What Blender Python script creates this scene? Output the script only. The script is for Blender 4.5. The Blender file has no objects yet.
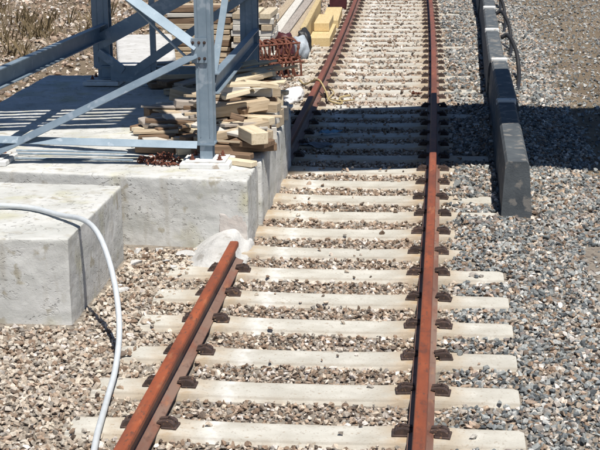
import bpy, bmesh, math, random
import numpy as np
from mathutils import Vector, Matrix, noise
R = math.radians
rng = random.Random(7)
nr = np.random.default_rng(11)
scn = bpy.context.scene
C = scn.collection

# ---------------------------------------------------------------- camera, sky, sun, exposure
F, TH, RO, H, XC, PS = 1412.31, 0.259435, -0.010540, 3.08924, 0.875855, 0.1072715
cd = bpy.data.cameras.new('camera'); cam = bpy.data.objects.new('camera', cd); C.objects.link(cam)
cd.sensor_fit = 'HORIZONTAL'; cd.sensor_width = 36.0; cd.lens = 36.0 * F / 600.0
cd.clip_start = 0.1; cd.clip_end = 1500
fw = Vector((-math.sin(PS) * math.cos(TH), math.cos(PS) * math.cos(TH), -math.sin(TH)))
rt = Vector((math.cos(PS), math.sin(PS), 0)); up = rt.cross(fw)
r2 = rt * math.cos(RO) + up * math.sin(RO); u2 = -rt * math.sin(RO) + up * math.cos(RO)
M = Matrix((r2, u2, -fw)).transposed().to_4x4(); M.translation = (XC, 0, H)
cam.matrix_world = M
scn.camera = cam

SUN_EL, SUN_AZ = R(64), R(27)          # azimuth: to the right of straight behind the camera
sx, sy, sz = math.cos(SUN_EL) * math.sin(SUN_AZ), -math.cos(SUN_EL) * math.cos(SUN_AZ), math.sin(SUN_EL)
w = bpy.data.worlds.new('World'); scn.world = w; w.use_nodes = True
nt = w.node_tree; bg = nt.nodes['Background']
sky = nt.nodes.new('ShaderNodeTexSky'); sky.sky_type = 'NISHITA'; sky.sun_disc = False
sky.sun_elevation = SUN_EL; sky.sun_rotation = math.atan2(sx, sy)
sky.air_density = 0.9; sky.dust_density = 0.0; sky.ozone_density = 6.0
nt.links.new(sky.outputs[0], bg.inputs[0]); bg.inputs[1].default_value = 0.06
sl = bpy.data.lights.new('sun', 'SUN'); sl.energy = 5.0; sl.angle = R(0.5); sl.color = (1, 0.955, 0.88)
so = bpy.data.objects.new('sun', sl); C.objects.link(so)
so.rotation_euler = Vector((sx, sy, sz)).to_track_quat('Z', 'Y').to_euler()
so.location = (6, -10, 20)
vs = scn.view_settings
vs.view_transform = 'Standard'; vs.look = 'None'; vs.gamma = 1; vs.exposure = 0.2; vs.use_curve_mapping = False

# ---------------------------------------------------------------- helpers
def tag(o, label=None, cat=None, group=None, kind=None):
    if label: o['label'] = label
    if cat: o['category'] = cat
    if group: o['group'] = group
    if kind: o['kind'] = kind
    return o
def empty(name, loc=(0, 0, 0), rz=0):
    o = bpy.data.objects.new(name, None); o.empty_display_size = 0.1
    C.objects.link(o); o.location = loc; o.rotation_euler = (0, 0, rz); return o
def link(name, me, mat, parent=None, smooth=False, rnd=None):
    if mat and not me.materials: me.materials.append(mat)
    if smooth: me.polygons.foreach_set('use_smooth', [True] * len(me.polygons))
    o = bpy.data.objects.new(name, me); C.objects.link(o); o.parent = parent; return o
def done(name, bm, mat, parent=None, smooth=False):
    bmesh.ops.recalc_face_normals(bm, faces=bm.faces)
    me = bpy.data.meshes.new(name); bm.to_mesh(me); bm.free()
    return link(name, me, mat, parent, smooth)
def dup(root, name=None):
    r = root.copy(); C.objects.link(r)
    for ch in root.children:
        c = ch.copy(); C.objects.link(c); c.parent = r
        for g in ch.children:
            d = g.copy(); C.objects.link(d); d.parent = c
    return r
def bx(bm, c, s, rz=0, bev=0.0, m=None):
    g = bmesh.ops.create_cube(bm, size=1.0); v = g['verts']
    bmesh.ops.scale(bm, vec=s, verts=v)
    if bev > 0:
        es = list({e for q in v for e in q.link_edges})
        r_ = bmesh.ops.bevel(bm, geom=es, offset=bev, segments=1, affect='EDGES')
        v = list({q for f in r_['faces'] for q in f.verts} | {q for q in v if q.is_valid})
    mm = Matrix.Translation(c) @ Matrix.Rotation(rz, 4, 'Z')
    if m is not None: mm = m
    bmesh.ops.transform(bm, matrix=mm, verts=v)
    return v
def frame(d, upv=Vector((0, 0, 1))):
    d = d.normalized()
    if abs(d.dot(upv)) > 0.97: upv = Vector((0, 1, 0))
    s = d.cross(upv).normalized(); u = s.cross(d).normalized(); return s, u
def sweep(bm, prof, path, caps=True, upv=Vector((0, 0, 1))):
    P = [Vector(p) for p in path]; rings = []
    for i, p in enumerate(P):
        a = P[max(i - 1, 0)]; b = P[min(i + 1, len(P) - 1)]
        s, u = frame(b - a, upv)
        rings.append([bm.verts.new(p + s * q[0] + u * q[1]) for q in prof])
    n = len(prof)
    for a, b in zip(rings[:-1], rings[1:]):
        for j in range(n):
            bm.faces.new((a[j], a[(j + 1) % n], b[(j + 1) % n], b[j]))
    if caps:
        bm.faces.new(rings[0][::-1]); bm.faces.new(rings[-1])
def circ(r, n=8): return [(r * math.cos(2 * math.pi * i / n), r * math.sin(2 * math.pi * i / n)) for i in range(n)]
def spline(pts, k=8):
    P = [Vector(p) for p in pts]; P = [2 * P[0] - P[1]] + P + [2 * P[-1] - P[-2]]; out = []
    for i in range(1, len(P) - 2):
        a, b, c, d = P[i - 1:i + 3]
        for j in range(k):
            t = j / k
            out.append(0.5 * ((2 * b) + (c - a) * t + (2 * a - 5 * b + 4 * c - d) * t * t + (3 * b - a - 3 * c + d) * t ** 3))
    out.append(P[-2]); return out
def L_prof(w, t): return [(0, 0), (w, 0), (w, t), (t, t), (t, w), (0, w)]
def U_prof(h, b, t): return [(0, -h/2), (b, -h/2), (b, -h/2+t), (t, -h/2+t), (t, h/2-t), (b, h/2-t), (b, h/2), (0, h/2)]
def H_prof(w, d, tf, tw):   # flanges face +-y(u)
    a, b, c = w/2, d/2, tw/2
    return [(-a,-b),(a,-b),(a,-b+tf),(c,-b+tf),(c,b-tf),(a,b-tf),(a,b),(-a,b),(-a,b-tf),(-c,b-tf),(-c,-b+tf),(-a,-b+tf)]

# ---------------------------------------------------------------- materials
def mat(name, c1, c2, scale=6.0, rough=0.8, bump=0.3, bscale=40.0, metal=0.0, spots=None, spot_scale=30, spot_at=0.62,
        stretch=(1, 1, 1), detail=6, bdist=0.01, world=False, blur=0.12, vary=0.05):
    m = bpy.data.materials.new(name); m.use_nodes = True
    t = m.node_tree; N = t.nodes; Lk = t.links; b = N['Principled BSDF']
    co = N.new('ShaderNodeTexCoord'); oi = N.new('ShaderNodeObjectInfo')
    mul = N.new('ShaderNodeMath'); mul.operation = 'MULTIPLY'; mul.inputs[1].default_value = 37.0
    Lk.new(oi.outputs['Random'], mul.inputs[0])
    mp = N.new('ShaderNodeMapping'); mp.inputs['Scale'].default_value = stretch
    Lk.new(co.outputs['Object'], mp.inputs['Vector'])
    if not world:
        cmb = N.new('ShaderNodeCombineXYZ')
        for i in range(3): Lk.new(mul.outputs[0], cmb.inputs[i])
        Lk.new(cmb.outputs[0], mp.inputs['Location'])
    n1 = N.new('ShaderNodeTexNoise'); n1.inputs['Scale'].default_value = scale; n1.inputs['Detail'].default_value = detail
    n1.inputs['Roughness'].default_value = 0.65
    Lk.new(mp.outputs[0], n1.inputs['Vector'])
    r = N.new('ShaderNodeValToRGB'); r.color_ramp.elements[0].position = 0.5 - blur * 1.6; r.color_ramp.elements[1].position = 0.5 + blur * 1.6
    r.color_ramp.elements[0].color = (*c1, 1); r.color_ramp.elements[1].color = (*c2, 1)
    Lk.new(n1.outputs['Fac'], r.inputs[0]); col = r.outputs[0]
    m['_'] = 0
    if spots:
        n2 = N.new('ShaderNodeTexNoise'); n2.inputs['Scale'].default_value = spot_scale; n2.inputs['Detail'].default_value = 4
        Lk.new(mp.outputs[0], n2.inputs['Vector'])
        rr = N.new('ShaderNodeValToRGB'); rr.color_ramp.elements[0].position = spot_at; rr.color_ramp.elements[1].position = spot_at + 0.07
        Lk.new(n2.outputs['Fac'], rr.inputs[0])
        mx = N.new('ShaderNodeMix'); mx.data_type = 'RGBA'
        Lk.new(rr.outputs[0], mx.inputs[0]); Lk.new(col, mx.inputs[6]); mx.inputs[7].default_value = (*spots, 1); col = mx.outputs[2]
    hv = N.new('ShaderNodeHueSaturation')
    mr = N.new('ShaderNodeMapRange'); mr.inputs[3].default_value = 1 - vary; mr.inputs[4].default_value = 1 + vary * .8
    Lk.new(oi.outputs['Random'], mr.inputs[0]); Lk.new(mr.outputs[0], hv.inputs['Value']); Lk.new(col, hv.inputs['Color'])
    Lk.new(hv.outputs[0], b.inputs['Base Color'])
    b.inputs['Roughness'].default_value = rough; b.inputs['Metallic'].default_value = metal
    if bump:
        n3 = N.new('ShaderNodeTexNoise'); n3.inputs['Scale'].default_value = bscale; n3.inputs['Detail'].default_value = 8
        n3.inputs['Roughness'].default_value = 0.7
        Lk.new(mp.outputs[0], n3.inputs['Vector'])
        bp = N.new('ShaderNodeBump'); bp.inputs['Strength'].default_value = bump; bp.inputs['Distance'].default_value = bdist
        Lk.new(n3.outputs['Fac'], bp.inputs['Height']); Lk.new(bp.outputs[0], b.inputs['Normal'])
    del m['_']
    m['hv'] = hv.name
    return m
def nodes(m): return m.node_tree.nodes, m.node_tree.links
def overlay(m, fac_socket, colr):
    """mix a colour over the material's base colour by a mask socket"""
    N, Lk = nodes(m); b = N['Principled BSDF']; src = b.inputs['Base Color'].links[0].from_socket
    mx = N.new('ShaderNodeMix'); mx.data_type = 'RGBA'
    Lk.new(fac_socket, mx.inputs[0]); Lk.new(src, mx.inputs[6]); mx.inputs[7].default_value = (*colr, 1)
    Lk.new(mx.outputs[2], b.inputs['Base Color'])
def math_node(m, op, a, bv=None, clamp=False):
    N, Lk = nodes(m); n = N.new('ShaderNodeMath'); n.operation = op; n.use_clamp = clamp
    for i, v in enumerate((a, bv)):
        if v is None: continue
        if isinstance(v, (int, float)): n.inputs[i].default_value = v
        else: Lk.new(v, n.inputs[i])
    return n.outputs[0]
def noise_mask(m, scale, lo, hi, stretch=(1, 1, 1), detail=5, coord='Object'):
    N, Lk = nodes(m); co = N.new('ShaderNodeTexCoord'); mp = N.new('ShaderNodeMapping'); mp.inputs['Scale'].default_value = stretch
    Lk.new(co.outputs[coord], mp.inputs[0]); n = N.new('ShaderNodeTexNoise'); n.inputs['Scale'].default_value = scale; n.inputs['Detail'].default_value = detail
    Lk.new(mp.outputs[0], n.inputs['Vector'])
    r = N.new('ShaderNodeMapRange'); r.inputs[1].default_value = lo; r.inputs[2].default_value = hi; Lk.new(n.outputs['Fac'], r.inputs[0])
    return r.outputs[0]

MT = {}
MT['earth'] = mat('earth', (.13,.095,.06), (.26,.20,.135), 1.6, .95, .9, 14, bdist=.05, spots=(.11,.09,.05), spot_scale=5)
MT['bed'] = mat('ballast_dust', (.22,.185,.15), (.36,.315,.26), 9, .95, .9, 45, bdist=.02, spots=(.11,.085,.07), spot_scale=28, spot_at=.56)
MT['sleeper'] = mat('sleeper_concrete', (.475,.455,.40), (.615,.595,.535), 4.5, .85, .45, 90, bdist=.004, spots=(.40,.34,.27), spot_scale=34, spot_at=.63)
MT['concrete'] = mat('cast_concrete', (.50,.50,.475), (.68,.675,.65), 2.4, .9, .5, 55, bdist=.006, spots=(.40,.37,.30), spot_scale=7, spot_at=.62)
MT['mortar'] = mat('mortar', (.50,.49,.47), (.68,.675,.66), 4, .9, .8, 28, bdist=.02, spots=(.42,.40,.37), spot_scale=9, spot_at=.6)
MT['patch'] = mat('pinkish_mortar_patch', (.52,.46,.42), (.66,.62,.58), 7, .9, .6, 50, bdist=.008)
MT['rust'] = mat('rail_rust', (.18,.045,.019), (.36,.092,.034), 5, .62, .3, 120, bdist=.002, spots=(.15,.06,.035), spot_scale=55, spot_at=.6, stretch=(1,.35,1))
MT['rust_dark'] = mat('dark_rusted_iron', (.026,.018,.018), (.085,.052,.042), 22, .75, .6, 150, bdist=.003, spots=(.17,.10,.06), spot_scale=40, spot_at=.60, vary=.3)
MT['rust_red'] = mat('red_rusted_iron', (.10,.032,.02), (.24,.085,.05), 18, .8, .5, 120, bdist=.002)
MT['steel'] = mat('galvanised_steel', (.19,.255,.315), (.28,.35,.415), 5, .45, .15, 60, metal=.25, bdist=.002, spots=(.33,.39,.45), spot_scale=11, spot_at=.6)
MT['plate'] = mat('pale_grout', (.58,.58,.565), (.74,.74,.72), 9, .85, .4, 60, bdist=.004, spots=(.42,.36,.30), spot_scale=14, spot_at=.6)
def woodm(name, a, b_, sp): return mat(name, a, b_, 5, .75, .5, 30, bdist=.004, spots=sp, spot_scale=7, spot_at=.63, stretch=(.7, 9, 9), vary=.17)
MT['wood_pale'] = woodm('pale_sawn_wood', (.56,.46,.31), (.74,.64,.48), (.42,.32,.20))
MT['wood_tan'] = woodm('tan_weathered_wood', (.38,.29,.19), (.57,.47,.34), (.25,.18,.11))
MT['wood_grey'] = woodm('grey_weathered_wood', (.26,.22,.19), (.46,.41,.36), (.15,.12,.10))
MT['wood_brown'] = woodm('brown_wood_gap_shade', (.13,.08,.048), (.26,.17,.105), (.07,.042,.025))  # brown wood, darkened so the pile's gaps read as shade
MT['wood_white'] = woodm('bleached_wood', (.50,.47,.42), (.68,.65,.59), (.30,.27,.23))
MT['yellow'] = woodm('yellow_shuttering_board', (.55,.41,.20), (.68,.54,.30), (.42,.29,.13))
MT['dark_box'] = mat('dark_grey_barrier_concrete', (.06,.07,.08), (.115,.13,.14), 5, .8, .6, 45, bdist=.008, spots=(.21,.20,.185), spot_scale=9, spot_at=.56, vary=.12)
MT['hose'] = mat('grey_white_hose', (.50,.53,.55), (.62,.65,.67), 12, .5, .1, 80)
MT['black'] = mat('black_rubber', (.012,.012,.014), (.03,.03,.032), 12, .55, .1, 80)
MT['tarp'] = mat('white_woven_plastic', (.66,.67,.68), (.80,.80,.80), 6, .6, .5, 30, bdist=.01)
MT['navy'] = mat('navy_plastic', (.010,.018,.045), (.02,.035,.08), 8, .45, .1, 60)
MT['bluebag'] = mat('pale_blue_plastic_film', (.30,.58,.80), (.45,.72,.88), 8, .35, .4, 40, bdist=.01)
MT['sack'] = mat('grey_blue_sack', (.30,.35,.40), (.50,.54,.58), 6, .8, .5, 30, bdist=.01)
MT['rope'] = mat('straw_rope', (.36,.27,.12), (.55,.44,.24), 30, .85, .4, 150)
MT['maroon'] = mat('maroon_paint', (.045,.010,.014), (.09,.02,.024), 10, .5, .1, 60)
MT['weed'] = mat('dry_weed', (.10,.075,.035), (.27,.20,.11), 3, .85, 0, world=True)

# sleepers: rust wash beside the rails, chalky white drips between them
m = MT['sleeper']; N, Lk = nodes(m)
co = N.new('ShaderNodeTexCoord'); sp = N.new('ShaderNodeSeparateXYZ'); Lk.new(co.outputs['Object'], sp.inputs[0])
ax = math_node(m, 'ABSOLUTE', sp.outputs[0]); dx = math_node(m, 'ABSOLUTE', math_node(m, 'SUBTRACT', ax, .7535))
fo = N.new('ShaderNodeMapRange'); fo.inputs[1].default_value = .30; fo.inputs[2].default_value = .06; Lk.new(dx, fo.inputs[0])
overlay(m, math_node(m, 'MULTIPLY', math_node(m, 'MULTIPLY', fo.outputs[0], noise_mask(m, 9, .28, .55)), .9), (.40,.27,.14))
overlay(m, math_node(m, 'MULTIPLY', noise_mask(m, 3.1, .45, .68, (1, 1.6, 1)), .5), (.39,.36,.30))
overlay(m, math_node(m, 'MULTIPLY', noise_mask(m, 60, .60, .68), .5), (.30,.25,.20))
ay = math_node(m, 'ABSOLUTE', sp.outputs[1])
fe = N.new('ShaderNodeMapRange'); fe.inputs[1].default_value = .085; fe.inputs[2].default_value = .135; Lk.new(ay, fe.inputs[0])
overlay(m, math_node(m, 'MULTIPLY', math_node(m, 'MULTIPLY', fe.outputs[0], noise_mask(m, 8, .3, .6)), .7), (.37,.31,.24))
dw = math_node(m, 'ABSOLUTE', math_node(m, 'ADD', sp.outputs[0], .40))
fo2 = N.new('ShaderNodeMapRange'); fo2.inputs[1].default_value = .085; fo2.inputs[2].default_value = .02; Lk.new(dw, fo2.inputs[0])
overlay(m, math_node(m, 'MULTIPLY', math_node(m, 'MULTIPLY', fo2.outputs[0], noise_mask(m, 9, .38, .6, coord='Object')), .5), (.82,.82,.80))
# rails: orange running surface, duller brown flanks
m = MT['rust']; N, Lk = nodes(m)
ge = N.new('ShaderNodeNewGeometry'); co = N.new('ShaderNodeTexCoord'); sp = N.new('ShaderNodeSeparateXYZ'); Lk.new(co.outputs['Object'], sp.inputs[0])
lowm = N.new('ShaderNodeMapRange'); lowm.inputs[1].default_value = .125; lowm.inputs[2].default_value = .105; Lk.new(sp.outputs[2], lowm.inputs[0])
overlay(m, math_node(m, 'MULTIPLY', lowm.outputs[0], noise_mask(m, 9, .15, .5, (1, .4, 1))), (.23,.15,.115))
fr = N.new('ShaderNodeMapRange'); fr.inputs[1].default_value = 9; fr.inputs[2].default_value = 21; fr.inputs[4].default_value = .6; Lk.new(sp.outputs[1], fr.inputs[0])
overlay(m, math_node(m, 'MULTIPLY', fr.outputs[0], noise_mask(m, 3, .15, .5, (1, .3, 1))), (.17,.082,.07))
overlay(m, math_node(m, 'MULTIPLY', noise_mask(m, 5, .46, .66, (1, .15, 1)), .75), (.13,.05,.032))
overlay(m, math_node(m, 'MULTIPLY', noise_mask(m, 26, .56, .70, (1, .5, 1)), .55), (.09,.04,.028))
overlay(m, math_node(m, 'MULTIPLY', noise_mask(m, 14, .62, .72, (1, .3, 1)), .45), (.42,.19,.09))
# cast concrete: honeycomb pits and thin cracks, yellow-green run stains
m = MT['concrete']; N, Lk = nodes(m)
co = N.new('ShaderNodeTexCoord'); mp = N.new('ShaderNodeMapping'); mp.inputs['Scale'].default_value = (1, 1, 2.4); Lk.new(co.outputs['Object'], mp.inputs[0])
wn = N.new('ShaderNodeTexNoise'); wn.inputs['Scale'].default_value = 5; wn.inputs['Detail'].default_value = 5; Lk.new(mp.outputs[0], wn.inputs['Vector'])
va = N.new('ShaderNodeVectorMath'); va.operation = 'MULTIPLY_ADD'; va.inputs[1].default_value = (.4,.4,.4); Lk.new(wn.outputs['Color'], va.inputs[0]); Lk.new(mp.outputs[0], va.inputs[2])
vo = N.new('ShaderNodeTexVoronoi'); vo.feature = 'DISTANCE_TO_EDGE'; vo.inputs['Scale'].default_value = 2.6; Lk.new(va.outputs[0], vo.inputs['Vector'])
cr = N.new('ShaderNodeMapRange'); cr.inputs[1].default_value = .016; cr.inputs[2].default_value = .004; Lk.new(vo.outputs['Distance'], cr.inputs[0])
crm = math_node(m, 'MULTIPLY', cr.outputs[0], noise_mask(m, 2.3, .50, .60))
overlay(m, noise_mask(m, 3.0, .56, .72, (1, 1, .8)), (.52,.50,.36))
overlay(m, math_node(m, 'MULTIPLY', math_node(m, 'MULTIPLY', crm, noise_mask(m, 14, .40, .62)), .7), (.17,.155,.135))
overlay(m, math_node(m, 'MULTIPLY', noise_mask(m, 2.2, .46, .66, (1, 1, 4.5)), .55), (.40,.405,.375))
overlay(m, math_node(m, 'MULTIPLY', noise_mask(m, 6, .55, .68, (1.6, 1.6, .35)), .45), (.36,.33,.27))
pits = math_node(m, 'MULTIPLY', noise_mask(m, 30, .60, .66, (1, 1, 1.6), 3), noise_mask(m, 3.5, .47, .58))
overlay(m, math_node(m, 'MULTIPLY', pits, .6), (.16,.15,.135))
bp = [n for n in N if n.type == 'BUMP'][0]; h0 = bp.inputs['Height'].links[0].from_socket
Lk.new(math_node(m, 'SUBTRACT', h0, math_node(m, 'MULTIPLY', math_node(m, 'MAXIMUM', crm, pits), 2.0)), bp.inputs['Height'])
# stones carry their own colour
def stone_mat(name):
    m = bpy.data.materials.new(name); m.use_nodes = True; t = m.node_tree; N = t.nodes; Lk = t.links; b = N['Principled BSDF']
    at = N.new('ShaderNodeAttribute'); at.attribute_name = 'stone_col'
    co = N.new('ShaderNodeTexCoord'); n = N.new('ShaderNodeTexNoise'); n.inputs['Scale'].default_value = 70; n.inputs['Detail'].default_value = 4
    Lk.new(co.outputs['Object'], n.inputs['Vector'])
    mr = N.new('ShaderNodeMapRange'); mr.inputs[1].default_value = .3; mr.inputs[2].default_value = .7; mr.inputs[3].default_value = .65; mr.inputs[4].default_value = 1.25
    Lk.new(n.outputs['Fac'], mr.inputs[0]); hv = N.new('ShaderNodeHueSaturation'); Lk.new(mr.outputs[0], hv.inputs['Value']); Lk.new(at.outputs['Color'], hv.inputs['Color'])
    Lk.new(hv.outputs[0], b.inputs['Base Color']); b.inputs['Roughness'].default_value = .85
    bp = N.new('ShaderNodeBump'); bp.inputs['Strength'].default_value = .4; bp.inputs['Distance'].default_value = .004
    Lk.new(n.outputs['Fac'], bp.inputs['Height']); Lk.new(bp.outputs[0], b.inputs['Normal'])
    return m
MT['stone'] = stone_mat('crushed_stone')

# ---------------------------------------------------------------- layout constants
KAP = 0.00122223
def cx(y): return -0.5 * KAP * max(0.0, y - 7.0) ** 2
def head(y): return math.atan(KAP * max(0.0, y - 7.0))
Y0, DY = 7.1896, 0.6
GA = 0.7535
PT = 0.55                                # top of the concrete foundation
def vnoise(x, y, s, seed=0.0): return noise.noise(Vector((x * s, y * s, seed)))
def ball_h(x, y):
    """height of the ballast surface"""
    xr = x - cx(y)
    h = -0.030 + 0.010 * vnoise(x, y, 3.0) + 0.006 * vnoise(x, y, 9.0, 3)
    if xr > 0.86:
        t = min(1, (xr - 0.86) / 0.12)
        h += t * (0.012 + 0.05 * max(0, min(1, (y - 9.3) / 2.5)) * (0.55 + 0.9 * vnoise(x, y, 1.3, 9)))
        if xr > 1.35: h -= 0.10 * min(1.5, (xr - 1.35)) 
    elif xr < -0.9:
        t = min(1, (-0.9 - xr) / 0.15)
        h += t * (0.010 + 0.018 * vnoise(x, y, 1.7, 5))
        if y > 14: h += t * .012 * vnoise(x, y, 1.1, 8)
    return h

# ---------------------------------------------------------------- ground
def grid_obj(name, x0, x1, y0, y1, step, hf, m, kind='structure'):
    nx = max(2, int((x1 - x0) / step)); ny = max(2, int((y1 - y0) / step))
    xs = [x0 + (x1 - x0) * i / nx for i in range(nx + 1)]; ys = [y0 + (y1 - y0) * j / ny for j in range(ny + 1)]
    v = [(x, y, hf(x, y)) for y in ys for x in xs]; k = nx + 1
    f = [(j * k + i, j * k + i + 1, (j + 1) * k + i + 1, (j + 1) * k + i) for j in range(ny) for i in range(nx)]
    me = bpy.data.meshes.new(name); me.from_pydata(v, [], f)
    o = link(name, me, m, None, True); o['kind'] = kind; return o
bm = bmesh.new(); bx(bm, (0, 0, -0.6), (1600, 1600, 0.2)); g = done('ground', bm, MT['earth']); g['kind'] = 'structure'
def earth_h(x, y):
    d = 0.10 * vnoise(x, y, .35, 2) + 0.05 * vnoise(x, y, 1.1, 4)
    e = -0.10 + d * min(1, max(0, (abs(x) - 2.2) / 1.5))
    edge = max(0, (abs(x) - 20) / 8, (y - 55) / 8, (-2 - y) / 4)
    return e - 0.5 * min(1, edge)
grid_obj('terrain', -26, 26, -4, 62, .4, earth_h, MT['earth'])
def bed_h(x, y):
    xr = abs(x - cx(y)); return ball_h(x, y) - 0.014 - (0.35 * max(0, xr - 2.3))
grid_obj('ballast_bed', -2.8, 2.9, 2.5, 52, .12, bed_h, MT['bed'])

# ---------------------------------------------------------------- rails
RP = [(-.070,.010),(.070,.010),(.070,.019),(.030,.031),(.009,.045),(.008,.112),(.030,.124),(.0355,.132),(.0355,.158),(.030,.167),(.018,.170),
      (-.018,.170),(-.030,.167),(-.0355,.158),(-.0355,.132),(-.030,.124),(-.008,.112),(-.009,.045),(-.030,.031),(-.070,.019)]
def rail(side, ya, yb, label):
    n = max(2, int((yb - ya) / .6)); path = []
    for i in range(n + 1):
        y = ya + (yb - ya) * i / n; path.append((cx(y) + side * GA, y, 0))
    bm = bmesh.new(); sweep(bm, RP, path)
    o = done('rail', bm, MT['rust'])
    return tag(o, label, 'rail', 'rusty running rails of the track')
rail(1, 2.6, 52, 'unbroken rusty rail farther from the concrete foundation, running full length')
rail(-1, 2.6, 10.42, 'rusty rail stub that stops dead at the concrete foundation by the grey hose')
rail(-1, 13.99, 52, 'rusty rail starting behind the concrete foundation, beside the lumber and yellow boards')

# ---------------------------------------------------------------- sleepers with clips
def sleeper_mesh(xa, xb):
    bm = bmesh.new(); rings = []
    st = [xa, xa + .03, -.98, -.88, -.62, -.52, -.25, 0, .25, .52, .62, .88, .98, xb - .03, xb]
    st = [s for s in st if xa <= s <= xb]; st = sorted(set([xa, xa + .03] + st + [xb - .03, xb]))
    for s in st:
        seat = abs(abs(s) - .75) < .14
        mid = abs(s) < .3
        e = .02 if (s == xa or s == xb) else 0
        tw = (.124 if seat else .116) - e * .6; zt = (0.001 if seat else -.004) - e * .3 - (.006 if mid else 0); c = .010
        pr = [(-.158, -.22), (-.140, -.03 - c), (-tw - c * .6, zt - .014), (-tw, zt - .002), (-tw * .5, zt), (tw * .5, zt), (tw, zt - .002), (tw + c * .6, zt - .014), (.140, -.03 - c), (.158, -.22)]
        rings.append([bm.verts.new((s, y, z)) for y, z in pr])
    n = 10
    for a, b in zip(rings[:-1], rings[1:]):
        for j in range(n): bm.faces.new((a[j], a[(j + 1) % n], b[(j + 1) % n], b[j]))
    bm.faces.new(rings[0]); bm.faces.new(rings[-1][::-1])
    bmesh.ops.recalc_face_normals(bm, faces=bm.faces)
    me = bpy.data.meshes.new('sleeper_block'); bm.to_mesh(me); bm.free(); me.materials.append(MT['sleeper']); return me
def clip_mesh():
    """spring clip: base plate, two arched blades, toe on the rail foot; +x points away from the rail"""
    bm = bmesh.new()
    bx(bm, (.048, 0, .007), (.100, .108, .014), bev=.004)
    pr = [(-.030,.032),(-.030,.041),(0,.046),(.028,.051),(.058,.047),(.080,.032),(.084,.015),(-.001,.015),(-.001,.031)]
    for s in (-1, 1):
        rg = [[bm.verts.new((x, s * .029 + e * .0185, z)) for x, z in pr] for e in (-1, 1)]
        for j in range(len(pr)): bm.faces.new((rg[0][j], rg[0][(j + 1) % len(pr)], rg[1][(j + 1) % len(pr)], rg[1][j]))
        bm.faces.new(rg[0]); bm.faces.new(rg[1][::-1])
    bx(bm, (.042, 0, .027), (.066, .016, .025), bev=.003)
    bmesh.ops.recalc_face_normals(bm, faces=bm.faces)
    me = bpy.data.meshes.new('rail_clip'); bm.to_mesh(me); bm.free(); me.materials.append(MT['rust_dark']); return me
def bolt_mesh(r=.017, h=.03, shaft=.02):
    bm = bmesh.new(); sweep(bm, circ(r * 1.7, 10), [(0, 0, 0), (0, 0, .004)]); sweep(bm, circ(r, 6), [(0, 0, .0045), (0, 0, h)]); sweep(bm, circ(r * .55, 8), [(0, 0, h + .0005), (0, 0, h + shaft)])
    bmesh.ops.recalc_face_normals(bm, faces=bm.faces)
    me = bpy.data.meshes.new('bolt'); bm.to_mesh(me); bm.free(); return me
CM = clip_mesh(); BC_ = bolt_mesh(.012, .016, .010); BC_.materials.append(MT['rust_dark']); BA_ = bolt_mesh(); BA_.materials.append(MT['rust_red'])
XL, XR = -GA - .46, GA + .56
SM = {}
rng_s = random.Random(3)
ORD = ['first','second','third','fourth','fifth','sixth','seventh','eighth','ninth','tenth','eleventh','twelfth','thirteenth','fourteenth','fifteenth','sixteenth','seventeenth','eighteenth','nineteenth','twentieth'] + ['twenty-' + q for q in ('first','second','third','fourth','fifth','sixth','seventh','eighth','ninth')] + ['thirtieth']
for n in range(-1, 41):
    y = Y0 + DY * n + rng_s.uniform(-.012, .012)
    under = 10.5 < y < 14.25
    xa = -.83 if under else XL
    if xa not in SM: SM[xa] = sleeper_mesh(xa, XR)
    t = empty('sleeper', (cx(y) + rng_s.uniform(-.012, .012), y, rng_s.uniform(-.005, .003)), head(y) + rng_s.uniform(-.006, .006))
    t.rotation_euler.y = rng_s.uniform(-.003, .003)
    if y < 10.5: lab = 'pale concrete sleeper under the rail stub, %s counting out from the foundation' % ORD[5 - n]
    elif under: lab = 'pale concrete sleeper cast into the foundation at one end, %s from its cracked front' % ORD[n - 6]
    elif y < 17.5: lab = 'pale concrete sleeper in the broad shadow band, %s behind the foundation' % ORD[n - 12]
    else: lab = 'pale sunlit concrete sleeper, %s beyond the broad shadow band' % ORD[n - 18]
    tag(t, lab, 'sleeper', 'concrete sleepers of the track')
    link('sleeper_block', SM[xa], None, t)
    for side in (-1, 1):
        if under and side < 0: continue
        for d in (-1, 1):
            c = link('rail_clip', CM, None, t)
            c.location = (side * GA + d * .076, rng_s.uniform(-.006, .006), .001); c.scale = (.88, .88, .92); c.rotation_euler = (0, 0, (0 if d > 0 else math.pi) + rng_s.uniform(-.13, .13))
            b = link('bolt', BC_, None, c); b.location = (.040, 0, .040)

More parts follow.
